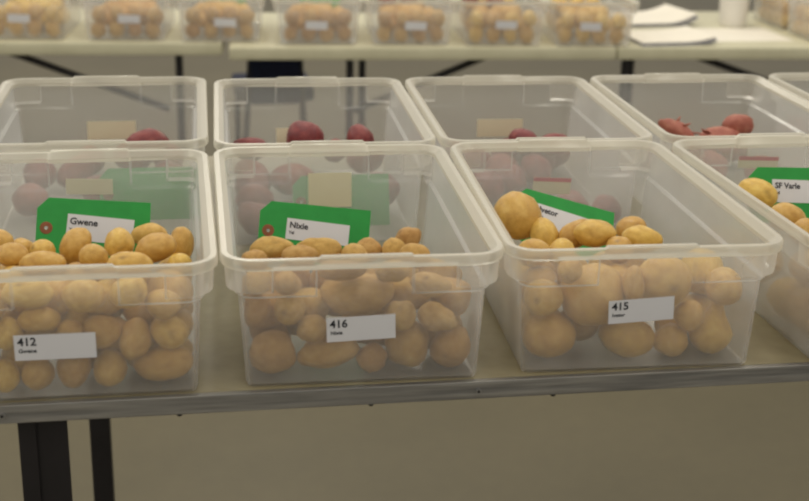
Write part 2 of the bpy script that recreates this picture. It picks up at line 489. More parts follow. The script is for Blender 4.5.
def green_tag(label, tg, sticker, lines):
    C, ux, uy, nn, hw, hh = tg
    t = thing('plant_tag', label, 'tag', group='green tags in the tubs')
    m = Matrix((Vector(ux), Vector(uy), Vector(ux).cross(Vector(uy)))).transposed().to_4x4(); m.translation = Vector(C)
    t.matrix_world = m
    obj('card', to_mesh('card', tag_card_bm(hw, hh), M['green']), t)
    obj('washer', to_mesh('washer', washer_bm(-hw + .0115), M['washer'], 30), t)
    if sticker:
        sx, sy, sw, sh, roll = sticker
        s = obj('sticker', to_mesh('sticker', sticker_bm(sw, sh), M['label']), t, (sx, sy, .0007), (0, 0, roll))
        for txt, size, px, py in lines:
            obj('lettering', text_mesh(txt, size, M['ink']), s, (px, py, .0006))
    return t
TG = {'412': [[-0.2964, 0.0595, 0.0989], [0.9963, 0.0, -0.0863], [0.0781, 0.4239, 0.9023], [0.0366, -0.9057, 0.4223], 0.0661, 0.0365], '416': [[-0.0318, 0.0595, 0.0842], [0.9913, 0.0, -0.1314], [0.1189, 0.4256, 0.897], [0.0559, -0.9049, 0.422], 0.0685, 0.0365], '415': [[0.2858, 0.0619, 0.0849], [0.9565, -0.0, -0.2916], [0.2258, 0.6326, 0.7408], [0.1845, -0.7745, 0.6051], 0.0685, 0.0365], '4': [[0.6045, 0.0763, 0.111], [0.9992, 0.0, -0.0402], [0.0373, 0.3749, 0.9263], [0.0151, -0.9271, 0.3746], 0.073, 0.0365]}
TG['4'][0][0] += .006
green_tag('green card tag with sticker reading Gwene in tub 412', TG['412'], (.008, .001, .078, .031, -.05),
          (('Gwene', .0112, -.036, .0035), ('Yel', .0055, -.036, -.005)))
green_tag('green card tag with sticker reading Nixie in tub 416', TG['416'], (.004, .0035, .078, .026, -.03),
          (('Nixie', .0105, -.0355, .0015), ('Yel', .005, -.0355, -.006)))
green_tag('slanted green card tag mostly hidden behind potatoes in tub 415', TG['415'], (.0, .002, .078, .034, -.04),
          (('Ivetor', .0105, -.036, .0065), ('Yel', .005, -.036, -.002)))
green_tag('green card tag with sticker reading SF Varle at the right edge', TG['4'], (.0, .005, .082, .030, -.02),
          (('SF Varle', .0105, -.037, .0035), ('Yel', .005, -.037, -.004)))
def free_tag(label, loc, yaw, lean, hw=.0685, hh=.0365):
    t = thing('plant_tag', label, 'tag', loc, 0, 'green tags in the tubs')
    t.rotation_euler = (PI / 2 - lean, 0, yaw)
    obj('card', to_mesh('card', tag_card_bm(hw, hh), M['green']), t)
    obj('washer', to_mesh('washer', washer_bm(-hw + .0115), M['washer'], 30), t)
    return t
free_tag('green card tag seen hazily through the wall behind the cream card', (.030, .298, .054), .02, .22)
free_tag('green card tag seen hazily through the wall behind the Gwene tag', (-.235, .318, .066), 0, .22)
o = obj('paper_card', to_mesh('paper_card', box_bm(-.029, .029, -.0235, .0235, 0, .0006), M['cream']), None, (.004, .209, .0965), (PI / 2 - .055, 0, -.02))
tag(o, 'square cream card standing against the back wall of tub 416', 'card')
o = obj('paper_card', to_mesh('paper_card', box_bm(-.03, .03, -.015, .015, 0, .0006), M['cream']), None, (-.01, .60, .072), (PI / 2 - .25, 0, .1))
tag(o, 'cream card sliver between dark red potatoes behind tub 416', 'card')

# ------------------------------------------------------------------ potatoes in the tubs
PD = {
 '412': [
  (-0.3763, -0.181, 0.0217, 0.034, 0.324, 0.945, 0.0021, 0.0156, 'front', 'leftmost in the bottom row', 0),
  (-0.3432, -0.1794, 0.0229, 0.034, 0.324, 0.945, 0.001, 0.0177, 'front', 'second from left in the bottom row', 1),
  (-0.307, -0.1778, 0.026, 0.034, 0.324, 0.945, 0.0031, 0.0188, 'front', 'third from left in the bottom row under the label', 2),
  (-0.2704, -0.1791, 0.0241, 0.034, 0.324, 0.945, 0.0021, 0.0179, 'front', 'fourth from left in the bottom row', 3),
  (-0.2158, -0.1764, 0.0262, 0.982, -0.115, 0.151, 0.0127, 0.0201, 'front', 'large one at the right end of the bottom row', 4),
  (-0.3378, -0.1846, 0.083, 0.987, -0.161, 0.019, 0.0072, 0.0153, 'front', 'in the middle row just above the white label', 5),
  (-0.3077, -0.1869, 0.0698, 0.987, -0.161, 0.019, 0.001, 0.0134, 'front', 'small one above the right end of the white label', 6),
  (-0.2767, -0.1813, 0.0667, 0.987, -0.161, 0.019, 0.0021, 0.0187, 'front', 'in the middle row right of the white label', 7),
  (-0.2427, -0.1803, 0.0562, 0.289, 0.271, 0.918, 0.0052, 0.0178, 'front', 'upright in the middle row', 8),
  (-0.2075, -0.1815, 0.0625, 0.837, -0.302, -0.456, 0.0031, 0.0178, 'front', 'at the right corner of the middle row', 9),
  (-0.3701, -0.1841, 0.0696, 0.034, 0.324, 0.945, 0.002, 0.0153, 'front', 'left of the white label', 10),
  (-0.3478, -0.1848, 0.1126, 0.987, -0.161, 0.019, 0.0112, 0.0162, 'front', 'long one at the left of the upper row', 11),
  (-0.2918, -0.1837, 0.1076, 0.987, -0.161, 0.019, 0.0041, 0.0184, 'front', 'in the centre of the upper row', 12),
  (-0.2465, -0.1854, 0.1103, 0.939, -0.041, 0.342, 0.0031, 0.0175, 'front', 'right of centre in the upper row, below the rim', 13),
  (-0.2125, -0.1854, 0.0959, 0.987, -0.161, 0.019, 0.0021, 0.0166, 'front', 'at the right end of the upper row', 14),
  (-0.3893, -0.0479, 0.1235, 0.034, 0.324, 0.945, 0.0, 0.0144, 'top', 'at the left edge of the picture', 15),
  (-0.3725, -0.0892, 0.1217, 0.987, -0.161, 0.019, 0.0049, 0.0144, 'top', 'low flat one at the left of the heap', 16),
  (-0.3678, -0.033, 0.108, 0.987, -0.161, 0.019, 0.0, 0.0144, 'top', 'small pale one behind the low left one', 17),
  (-0.3435, -0.0644, 0.1157, 0.987, -0.161, 0.019, 0.0, 0.0144, 'top', 'small round one left of the green tag sticker', 18),
  (-0.3377, -0.1172, 0.1205, 0.987, -0.161, 0.019, 0.0111, 0.0144, 'top', 'long one just behind the front rim', 19),
  (-0.3078, -0.0545, 0.118, 0.448, 0.225, 0.865, 0.0055, 0.0177, 'top', 'tall one leaning in front of the green tag', 20),
  (-0.2847, -0.1165, 0.1263, 0.915, -0.262, -0.305, 0.0016, 0.0144, 'top', 'with a brown eye at the middle of the heap', 21),
  (-0.2603, -0.0559, 0.1193, 0.034, 0.324, 0.945, 0.0011, 0.0178, 'top', 'egg shaped one in front of the tag sticker', 22),
  (-0.2294, 0.037, 0.0978, 0.987, -0.161, 0.019, 0.0082, 0.0144, 'top', 'rear one at the right of the green tag', 23),
  (-0.2198, -0.0912, 0.125, 0.962, -0.072, 0.263, 0.0066, 0.0164, 'top', 'broad one right of the middle', 24),
  (-0.2468, -0.1454, 0.1261, 0.987, -0.161, 0.019, 0.0108, 0.0144, 'top', 'long flat one behind the front rim', 25),
  (-0.1922, -0.0427, 0.1124, 0.034, 0.324, 0.945, 0.006, 0.0144, 'top', 'narrow upright one in the right corner', 26),
  (-0.1942, -0.1137, 0.1123, 0.987, -0.161, 0.019, 0.0, 0.0144, 'top', 'low one in the right front corner', 27),
  (-0.3828, -0.1348, 0.0618, -0.226, -0.94, -0.255, 0.0025, 0.0225, 'fill', '', 29),
  (-0.3571, -0.148, 0.0948, -0.731, -0.604, 0.317, 0.0026, 0.0181, 'fill', '', 31),
  (-0.335, -0.0909, 0.0921, -0.903, 0.392, -0.175, 0.0044, 0.0188, 'fill', '', 43),
  (-0.2459, -0.0654, 0.0858, 0.627, -0.779, -0.004, 0.0066, 0.0195, 'fill', '', 51),
  (-0.3042, -0.116, 0.0974, -0.281, -0.801, -0.529, 0.0054, 0.0197, 'fill', '', 54),
  (-0.4067, -0.1609, 0.0237, 0.99, 0.138, 0.017, 0.0072, 0.0193, 'fill', '', 55),
  (-0.4121, -0.1152, 0.0925, -0.676, 0.506, 0.535, 0.0051, 0.0217, 'fill', '', 60),
  (-0.265, -0.15, 0.0485, -0.731, 0.339, 0.593, 0.0023, 0.0214, 'fill', '', 61),
  (-0.2899, -0.1288, 0.0278, -0.238, -0.717, -0.655, 0.0068, 0.0191, 'fill', '', 62),
  (-0.2001, -0.1106, 0.0625, -0.232, -0.889, -0.395, 0.0024, 0.0187, 'fill', '', 68),
  (-0.3696, -0.1113, 0.0949, -0.54, -0.833, -0.123, 0.0033, 0.0208, 'fill', '', 71),
  (-0.3791, -0.0496, 0.0784, 0.441, -0.895, 0.067, 0.0071, 0.0215, 'fill', '', 76),
  (-0.2008, -0.1474, 0.057, -0.331, -0.89, -0.313, 0.0028, 0.0186, 'fill', '', 79),
  (-0.2391, -0.0974, 0.0613, 0.837, 0.509, -0.201, 0.0045, 0.0201, 'fill', '', 80),
  (-0.2411, -0.1285, 0.0256, 0.399, 0.867, 0.299, 0.0023, 0.0207, 'fill', '', 81),
  (-0.3212, -0.1575, 0.0987, 0.289, -0.801, -0.524, 0.0033, 0.0193, 'fill', '', 83),
  (-0.4074, -0.1708, 0.0617, 0.659, -0.75, -0.056, 0.0086, 0.0224, 'fill', '', 90),
  (-0.2475, -0.1105, 0.0978, 0.183, 0.801, 0.571, 0.0039, 0.02, 'fill', '', 94),
  (-0.3436, -0.1591, 0.0566, -0.74, -0.255, 0.622, 0.0062, 0.022, 'fill', '', 97),
  (-0.2049, -0.146, 0.0959, 0.603, -0.79, -0.109, 0.0063, 0.0221, 'fill', '', 98),
  (-0.2779, -0.1145, 0.0666, -0.027, 0.689, 0.724, 0.0026, 0.0206, 'fill', '', 103),
  (-0.4173, -0.1537, 0.0986, 0.818, -0.331, -0.471, 0.0024, 0.0184, 'fill', '', 108),
  (-0.3885, -0.1774, 0.0981, 0.352, 0.936, 0.018, 0.0053, 0.0194, 'fill', '', 111),
  (-0.2811, -0.0831, 0.0917, 0.63, -0.735, 0.252, 0.0021, 0.0198, 'fill', '', 112),
  (-0.3037, -0.148, 0.0642, -0.324, 0.842, 0.431, 0.0063, 0.0211, 'fill', '', 113),
  (-0.2341, -0.1355, 0.0692, 0.704, 0.645, -0.297, 0.0051, 0.0193, 'fill', '', 115),
  (-0.2727, -0.1487, 0.0912, 0.571, 0.82, -0.039, 0.0077, 0.0197, 'fill', '', 116),
  (-0.2038, -0.0756, 0.0865, -0.246, -0.956, 0.161, 0.0081, 0.0224, 'fill', '', 117),
  (-0.3656, -0.1437, 0.0254, -0.15, 0.987, -0.055, 0.0071, 0.0208, 'fill', '', 118),
  (-0.2049, -0.1405, 0.0232, -0.978, 0.164, -0.128, 0.0031, 0.0186, 'fill', '', 121),
 ],
 '416': [
  (-0.1002, -0.1679, 0.0289, 0.987, -0.161, 0.019, 0.0021, 0.0247, 'front', 'round one at the left end of the bottom row', 0),
  (-0.0395, -0.1716, 0.0282, 0.978, -0.103, 0.183, 0.013, 0.0216, 'front', 'broad lumpy one second in the bottom row', 1),
  (0.007, -0.1783, 0.0205, 0.987, -0.161, 0.019, 0.0011, 0.0163, 'front', 'small one at the centre of the bottom row', 2),
  (0.0479, -0.1682, 0.0315, 0.034, 0.324, 0.945, 0.0011, 0.0263, 'front', 'round one right of the bottom row centre', 3),
  (0.0956, -0.1736, 0.0289, 0.661, 0.144, 0.737, 0.0022, 0.0231, 'front', 'knobbly one at the right end of the bottom row', 4),
  (-0.0813, -0.177, 0.0823, 0.034, 0.324, 0.945, 0.0011, 0.0191, 'front', 'round one left of the white label', 5),
  (-0.1148, -0.1789, 0.0835, 0.034, 0.324, 0.945, 0.0032, 0.0158, 'front', 'at the left wall in the middle row', 6),
  (-0.0078, -0.1715, 0.0927, 0.986, -0.133, 0.102, 0.015, 0.0257, 'front', 'largest one, above the white label', 7),
  (0.0784, -0.1802, 0.0658, 0.915, -0.262, -0.305, 0.0054, 0.0173, 'front', 'flat topped one at the right of the middle row', 8),
  (-0.058, -0.1794, 0.0581, 0.987, -0.161, 0.019, 0.0011, 0.016, 'front', 'below the left end of the white label', 9),
  (0.0377, -0.1811, 0.0698, 0.987, -0.161, 0.019, 0.0, 0.0172, 'front', 'behind the right end of the white label', 10),
  (0.0677, -0.1844, 0.1053, 0.966, -0.215, -0.145, 0.0085, 0.0149, 'front', 'below the rim at the right', 11),
  (-0.0845, -0.1844, 0.1137, 0.987, -0.161, 0.019, 0.0021, 0.0136, 'front', 'below the rim at the left', 12),
  (-0.1156, -0.1839, 0.1147, 0.987, -0.161, 0.019, 0.0021, 0.0135, 'front', 'in the upper left corner', 13),
  (-0.0259, -0.1857, 0.1261, 0.987, -0.161, 0.019, 0.0146, 0.0126, 'front', 'directly below the rim centre', 14),
  (0.0261, -0.1877, 0.1233, 0.987, -0.161, 0.019, 0.0063, 0.0127, 'front', 'below the rim, right of centre', 15),
  (-0.1138, -0.1206, 0.1155, 0.987, -0.161, 0.019, 0.0, 0.0152, 'top', 'flat one in the left corner', 16),
  (-0.0939, -0.0805, 0.1162, 0.982, -0.115, 0.151, 0.0105, 0.0152, 'top', 'russet netted one below the tag hole', 17),
  (-0.0661, -0.1215, 0.1186, 0.987, -0.161, 0.019, 0.0055, 0.0152, 'top', 'low one in front of the tag', 18),
  (-0.0406, -0.0918, 0.1162, 0.98, -0.189, -0.063, 0.0104, 0.0152, 'top', 'broad one in front of the tag sticker', 19),
  (-0.0026, -0.1008, 0.1115, 0.987, -0.161, 0.019, 0.0015, 0.0152, 'top', 'small one right of the green tag', 20),
  (0.0174, -0.0697, 0.1055, 0.978, -0.103, 0.183, 0.0007, 0.0152, 'top', 'rough speckled one behind the rim', 21),
  (0.0463, -0.079, 0.1075, 0.987, -0.161, 0.019, 0.0, 0.0152, 'top', 'small speckled one beside the rear one', 22),
  (0.0689, -0.0355, 0.1068, 0.872, 0.022, 0.49, 0.0023, 0.0152, 'top', 'highest one at the right of the heap', 23),
  (0.0626, -0.1191, 0.1157, 0.944, -0.24, -0.226, 0.0047, 0.0152, 'top', 'low one at the right front', 24),
  (0.0983, -0.1429, 0.0765, 0.042, -0.927, 0.374, 0.0064, 0.0249, 'fill', '', 25),
  (0.0234, -0.1085, 0.0803, 0.964, -0.029, 0.266, 0.0048, 0.0247, 'fill', '', 32),
  (-0.0227, -0.1167, 0.0669, 0.937, -0.302, -0.178, 0.0027, 0.022, 'fill', '', 33),
  (0.0047, -0.1501, 0.0501, 0.993, 0.005, -0.122, 0.0038, 0.0246, 'fill', '', 35),
  (0.0304, -0.1136, 0.0304, -0.966, 0.002, -0.259, 0.0045, 0.025, 'fill', '', 37),
  (0.0559, -0.069, 0.0742, 0.846, -0.53, 0.064, 0.0033, 0.0194, 'fill', '', 42),
  (0.0481, -0.1472, 0.083, 0.928, 0.062, -0.367, 0.0076, 0.0213, 'fill', '', 43),
  (-0.073, -0.0612, 0.067, -0.958, 0.168, -0.234, 0.0038, 0.0245, 'fill', '', 44),
  (-0.0606, -0.1019, 0.0444, -0.98, -0.009, 0.2, 0.0035, 0.0248, 'fill', '', 50),
  (-0.0299, -0.0756, 0.0699, -0.965, -0.263, 0.014, 0.0024, 0.0204, 'fill', '', 51),
  (0.0989, -0.0808, 0.078, 0.98, -0.011, -0.199, 0.0058, 0.0203, 'fill', '', 52),
  (-0.1043, -0.143, 0.067, -0.952, -0.071, -0.299, 0.0038, 0.0212, 'fill', '', 54),
  (-0.1009, -0.0993, 0.0739, 0.852, -0.507, -0.134, 0.0051, 0.0233, 'fill', '', 58),
  (-0.1004, -0.1182, 0.028, -0.523, 0.816, 0.247, 0.0074, 0.022, 'fill', '', 62),
  (-0.104, -0.0234, 0.0574, 0.384, 0.921, 0.058, 0.0032, 0.0208, 'fill', '', 64),
  (0.092, -0.1281, 0.029, 0.858, 0.433, 0.277, 0.0076, 0.0227, 'fill', '', 66),
  (-0.058, -0.1428, 0.0707, -0.691, 0.681, -0.242, 0.0055, 0.0224, 'fill', '', 68),
 ],
 '415': [
  (0.2085, -0.1641, 0.0332, 0.987, -0.161, 0.019, 0.0011, 0.029, 'front', 'round one at the left end of the bottom row', 0),
  (0.2977, -0.1698, 0.0298, 0.972, -0.205, -0.112, 0.0079, 0.0247, 'front', 'wide one at the centre of the bottom row', 1),
  (0.3468, -0.1763, 0.0245, 0.987, -0.161, 0.019, 0.0, 0.0203, 'front', 'small one third in the bottom row', 2),
  (0.3976, -0.169, 0.0374, 0.289, 0.271, 0.918, 0.0079, 0.026, 'front', 'pear shaped, right end of the bottom row', 3),
  (0.2562, -0.1605, 0.0766, 0.987, -0.161, 0.019, 0.0011, 0.0367, 'front', 'largest one, left of the white label', 4),
  (0.336, -0.1667, 0.0909, 0.978, -0.103, 0.183, 0.0022, 0.0312, 'front', 'large round one above the white label', 5),
  (0.2958, -0.1834, 0.0959, 0.034, 0.324, 0.945, 0.0087, 0.0131, 'front', 'narrow one between the two largest', 6),
  (0.197, -0.1739, 0.081, 0.987, -0.161, 0.019, 0.0, 0.0219, 'front', 'pale one left of the largest', 7),
  (0.2217, -0.1845, 0.1151, 0.987, -0.161, 0.019, 0.0, 0.014, 'front', 'small one under the rim at the left', 8),
  (0.3632, -0.1825, 0.056, 0.034, 0.324, 0.945, 0.0011, 0.0167, 'front', 'behind the right end of the white label', 9),
  (0.2103, 0.0025, 0.1184, 0.837, -0.302, -0.456, 0.0012, 0.03, 'top', 'biggest, golden one heaped against the left wall', 10),
  (0.2366, -0.0253, 0.1013, 0.305, -0.36, -0.882, 0.006, 0.018, 'top', 'tall one beside the biggest one', 11),
  (0.1946, -0.1317, 0.1179, 0.987, -0.161, 0.019, 0.0032, 0.0168, 'top', 'low one in the front left corner', 12),
  (0.2713, -0.0404, 0.1083, 0.872, 0.022, 0.49, 0.007, 0.0168, 'top', 'in front of the green tag', 13),
  (0.229, -0.1263, 0.1153, 0.034, 0.324, 0.945, 0.0, 0.0168, 'top', 'small upright one behind the rim', 14),
  (0.284, -0.072, 0.1183, 0.987, -0.161, 0.019, 0.0082, 0.0176, 'top', 'round shiny one with an eye at the centre', 15),
  (0.3551, 0.0018, 0.0968, 0.987, -0.161, 0.019, 0.0029, 0.0168, 'top', 'knobby one at the rear right', 16),
  (0.3426, -0.0703, 0.1078, 0.972, -0.205, -0.112, 0.0079, 0.0168, 'top', 'long yellow one at the right', 17),
  (0.304, -0.1014, 0.1073, 0.987, -0.161, 0.019, 0.0, 0.0168, 'top', 'small one behind the centre of the rim', 18),
  (0.2456, -0.0996, 0.0745, 0.636, -0.316, -0.704, 0.0095, 0.0249, 'fill', '', 19),
  (0.4046, -0.1742, 0.086, -0.253, -0.964, 0.085, 0.0067, 0.022, 'fill', '', 21),
  (0.3999, -0.1158, 0.0304, -0.171, 0.982, -0.077, 0.005, 0.0259, 'fill', '', 22),
  (0.4015, -0.1121, 0.0812, 0.168, 0.967, -0.19, 0.0107, 0.0268, 'fill', '', 23),
  (0.2967, -0.1157, 0.0696, 0.128, -0.676, 0.726, 0.0028, 0.0245, 'fill', '', 27),
  (0.2021, -0.1286, 0.0781, 0.308, -0.548, 0.778, 0.0033, 0.0239, 'fill', '', 33),
  (0.2593, -0.0267, 0.0556, 0.989, 0.146, -0.031, 0.009, 0.0262, 'fill', '', 34),
  (0.2111, -0.0614, 0.0662, 0.743, 0.203, 0.638, 0.009, 0.0244, 'fill', '', 35),
  (0.3252, -0.0147, 0.0564, -0.832, 0.501, -0.238, 0.0085, 0.0212, 'fill', '', 37),
  (0.2104, -0.0203, 0.0311, 0.199, -0.96, 0.196, 0.0095, 0.025, 'fill', '', 39),
  (0.2051, -0.1116, 0.0316, 0.308, 0.544, -0.78, 0.0044, 0.024, 'fill', '', 45),
  (0.2552, -0.1226, 0.0275, -0.465, 0.844, -0.267, 0.0034, 0.0224, 'fill', '', 51),
  (0.2119, 0.0363, 0.0305, -0.557, -0.772, -0.306, 0.0027, 0.0255, 'fill', '', 52),
  (0.3227, -0.0669, 0.0687, -0.986, -0.114, -0.118, 0.0065, 0.0269, 'fill', '', 54),
  (0.207, 0.0806, 0.0408, 0.282, 0.497, -0.82, 0.0033, 0.0206, 'fill', '', 60),
  (0.3588, -0.1391, 0.0257, -0.58, -0.151, 0.801, 0.0031, 0.019, 'fill', '', 64),
 ],
 '4': [
  (0.5324, -0.1803, 0.088, 0.205, 0.291, 0.934, 0.0045, 0.027, 'front', 'tall one near the front left corner', 0),
  (0.5323, -0.1826, 0.0369, 0.987, -0.161, 0.019, 0.0023, 0.0227, 'front', 'round one at the bottom front', 1),
  (0.5412, 0.0571, 0.1208, 0.88, -0.283, -0.382, 0.0078, 0.0195, 'top', 'long one with a brown eye at the left wall', 2),
  (0.5444, -0.024, 0.115, 0.966, -0.215, -0.145, 0.0049, 0.0185, 'top', 'round shiny one under the tag sticker', 3),
  (0.5296, -0.1037, 0.1215, 0.987, -0.161, 0.019, 0.0, 0.0176, 'top', 'at the right edge of the picture', 4),
  (0.7296, -0.177, 0.0307, -0.853, 0.22, 0.473, 0.0054, 0.0239, 'fill', '', 5),
  (0.5482, -0.115, 0.0824, 0.927, -0.375, 0.02, 0.0086, 0.0274, 'fill', '', 6),
  (0.6499, -0.114, 0.0773, -0.298, 0.509, -0.807, 0.0037, 0.0276, 'fill', '', 7),
  (0.6375, -0.1515, 0.034, -0.593, -0.775, -0.218, 0.0092, 0.0278, 'fill', '', 8),
  (0.5382, 0.0377, 0.0333, -0.843, -0.495, 0.208, 0.0054, 0.0279, 'fill', '', 14),
  (0.527, -0.0102, 0.0531, -0.091, 0.994, -0.057, 0.0049, 0.0229, 'fill', '', 15),
  (0.5358, -0.1347, 0.0342, -0.532, 0.222, 0.817, 0.0029, 0.0277, 'fill', '', 16),
  (0.6032, -0.0955, 0.0828, 0.679, 0.728, -0.096, 0.0085, 0.0231, 'fill', '', 17),
  (0.5823, -0.1771, 0.032, 0.993, 0.053, 0.108, 0.0043, 0.0273, 'fill', '', 18),
  (0.5831, -0.1658, 0.0826, -0.117, -0.988, -0.099, 0.0079, 0.0274, 'fill', '', 19),
  (0.6376, -0.1725, 0.0823, -0.597, -0.801, 0.047, 0.0083, 0.0277, 'fill', '', 22),
  (0.7342, -0.1469, 0.0869, 0.561, -0.806, 0.187, 0.0072, 0.0231, 'fill', '', 23),
  (0.5317, 0.0901, 0.0351, -0.464, -0.449, 0.764, 0.0074, 0.0253, 'fill', '', 24),
  (0.5344, -0.0819, 0.0306, -0.568, 0.821, 0.048, 0.0038, 0.0262, 'fill', '', 25),
  (0.6293, -0.0486, 0.0612, 0.38, 0.829, 0.411, 0.0101, 0.0268, 'fill', '', 26),
  (0.6919, -0.1443, 0.0277, 0.948, -0.309, -0.073, 0.0049, 0.0231, 'fill', '', 28),
  (0.683, -0.0722, 0.072, 0.948, -0.241, -0.209, 0.0094, 0.0258, 'fill', '', 29),
  (0.7343, -0.0958, 0.0756, 0.254, -0.966, -0.039, 0.0047, 0.0243, 'fill', '', 30),
  (0.6913, -0.1753, 0.0654, -0.811, -0.299, -0.503, 0.01, 0.0265, 'fill', '', 31),
  (0.6975, -0.1217, 0.0657, 0.65, -0.75, -0.122, 0.003, 0.0222, 'fill', '', 36),
  (0.529, 0.1375, 0.028, 0.497, 0.664, 0.559, 0.0035, 0.0218, 'fill', '', 44),
 ],
 'A': [
  (-0.2433, 0.5486, 0.075, 0.987, -0.161, 0.019, 0.0062, 0.0279, 'top', 'single dark red potato showing above the rim behind the Gwene tub', 0),
  (-0.2155, 0.5251, 0.0298, -0.934, -0.271, -0.232, 0.0058, 0.0242, 'fill', '', 3),
  (-0.3155, 0.4596, 0.0292, -0.738, 0.663, -0.125, 0.0079, 0.024, 'fill', '', 5),
  (-0.3378, 0.6484, 0.0284, -0.093, -0.996, -0.006, 0.0078, 0.0241, 'fill', '', 6),
  (-0.2699, 0.6471, 0.032, -0.808, 0.589, -0.005, 0.0062, 0.0278, 'fill', '', 10),
  (-0.3542, 0.5589, 0.0332, 0.709, 0.542, 0.452, 0.0074, 0.0256, 'fill', '', 11),
  (-0.2138, 0.6467, 0.0315, 0.478, -0.861, -0.174, 0.0077, 0.026, 'fill', '', 13),
  (-0.4092, 0.4097, 0.0309, -0.595, 0.746, -0.3, 0.0077, 0.0244, 'fill', '', 15),
  (-0.4086, 0.5499, 0.0319, -0.161, -0.975, 0.153, 0.0083, 0.0265, 'fill', '', 17),
 ],
 'B': [
  (-0.0854, 0.5356, 0.07, 0.987, -0.161, 0.019, 0.0078, 0.0203, 'top', 'flat dark red potato at the left behind the Nixie tub', 0),
  (0.0021, 0.552, 0.08, 0.987, -0.161, 0.019, 0.0, 0.03, 'top', 'largest dark red potato, at the centre behind the Nixie tub', 1),
  (0.0509, 0.5619, 0.0568, 0.987, -0.161, 0.019, 0.0, 0.0192, 'top', 'small dark red potato between the two larger ones behind the Nixie tub', 2),
  (0.0905, 0.5577, 0.075, 0.034, 0.324, 0.945, 0.0016, 0.0239, 'top', 'round dark red potato at the right behind the Nixie tub', 3),
  (-0.0236, 0.484, 0.0315, -0.956, 0.289, -0.056, 0.0097, 0.0268, 'fill', '', 4),
  (-0.0917, 0.2887, 0.0316, 0.601, 0.585, -0.545, 0.0033, 0.0256, 'fill', '', 5),
  (0.104, 0.4136, 0.0332, 0.602, -0.76, 0.245, 0.0062, 0.0275, 'fill', '', 7),
  (0.1069, 0.607, 0.0311, 0.844, 0.518, 0.142, 0.01, 0.0255, 'fill', '', 13),
  (-0.0869, 0.3935, 0.0289, 0.898, 0.436, -0.057, 0.0053, 0.0244, 'fill', '', 14),
  (-0.0862, 0.447, 0.0329, -0.03, 0.994, -0.109, 0.0039, 0.0282, 'fill', '', 17),
  (-0.0832, 0.5029, 0.0334, 0.621, -0.594, -0.511, 0.0087, 0.0247, 'fill', '', 20),
 ],
 'C': [
  (0.2193, 0.5235, 0.0668, 0.987, -0.161, 0.019, 0.003, 0.0192, 'top', 'dark red potato at the far left of the tub behind the Ivetor tub', 0),
  (0.3541, 0.5417, 0.07, 0.987, -0.161, 0.019, 0.0016, 0.0226, 'top', 'round red potato below the cream label behind the Ivetor tub', 1),
  (0.4032, 0.5258, 0.068, 0.987, -0.161, 0.019, 0.0097, 0.0193, 'top', 'flat red potato right of the round one behind the Ivetor tub', 2),
  (0.2825, 0.5562, 0.0331, 0.55, 0.808, -0.211, 0.004, 0.0281, 'fill', '', 3),
  (0.4167, 0.2763, 0.0297, 0.235, 0.93, 0.281, 0.0046, 0.0242, 'fill', '', 4),
  (0.418, 0.609, 0.0319, -0.827, 0.557, -0.071, 0.0094, 0.0271, 'fill', '', 6),
  (0.3673, 0.2845, 0.033, -0.001, -0.954, 0.298, 0.0093, 0.0261, 'fill', '', 7),
  (0.3145, 0.4491, 0.0319, -0.045, -0.972, 0.231, 0.0077, 0.026, 'fill', '', 9),
  (0.3146, 0.5101, 0.032, 0.7, 0.714, 0.028, 0.008, 0.0276, 'fill', '', 10),
  (0.2699, 0.4204, 0.0311, -0.876, 0.273, 0.397, 0.0027, 0.0258, 'fill', '', 11),
  (0.389, 0.5585, 0.0325, 0.019, -0.997, 0.076, 0.0075, 0.0277, 'fill', '', 12),
  (0.3501, 0.6031, 0.0334, 0.852, 0.517, -0.083, 0.0046, 0.0288, 'fill', '', 14),
  (0.2414, 0.618, 0.0326, 0.999, -0.041, 0.01, 0.0109, 0.0282, 'fill', '', 16),
  (0.3692, 0.5049, 0.0326, -0.39, 0.72, 0.574, 0.0056, 0.0252, 'fill', '', 17),
  (0.2226, 0.4412, 0.0329, -0.08, -0.899, 0.43, 0.0063, 0.026, 'fill', '', 18),
 ],
 'D': [
  (0.6129, 0.5425, 0.0804, 0.837, -0.302, -0.456, 0.017, 0.0192, 'top', 'pale red potato with finger-like sprouts, leftmost in its tub', 0),
  (0.6794, 0.5221, 0.0739, 0.987, -0.161, 0.019, 0.0202, 0.0192, 'top', 'long pale red potato in the middle of its tub', 1),
  (0.7224, 0.5453, 0.0887, 0.987, -0.161, 0.019, 0.0066, 0.0198, 'top', 'knobbly pale red potato, rightmost showing in its tub', 2),
  (0.6417, 0.5577, 0.0329, 0.827, 0.497, -0.261, 0.0099, 0.0261, 'fill', '', 6),
  (0.6872, 0.6139, 0.0304, 0.702, -0.3, 0.645, 0.0028, 0.0244, 'fill', '', 8),
  (0.738, 0.4724, 0.0297, 0.993, 0.088, -0.073, 0.003, 0.0253, 'fill', '', 10),
  (0.5849, 0.5622, 0.0305, -0.076, 0.906, -0.416, 0.0032, 0.025, 'fill', '', 11),
  (0.739, 0.6072, 0.032, -0.917, -0.034, 0.398, 0.0035, 0.0264, 'fill', '', 13),
  (0.6623, 0.4962, 0.0319, 0.289, -0.936, -0.199, 0.0037, 0.027, 'fill', '', 18),
 ],
}
rnd = random.Random(5)
kname = {'412': 'the Gwene tub', '416': 'the Nixie tub', '415': 'the Ivetor tub', '4': 'the right-edge tub'}
ORD = 'first second third fourth fifth sixth seventh eighth ninth tenth eleventh twelfth thirteenth fourteenth fifteenth sixteenth seventeenth eighteenth nineteenth twentieth'.split()
def layer(z): return 'bottom' if z < .045 else 'middle' if z < .075 else 'top'
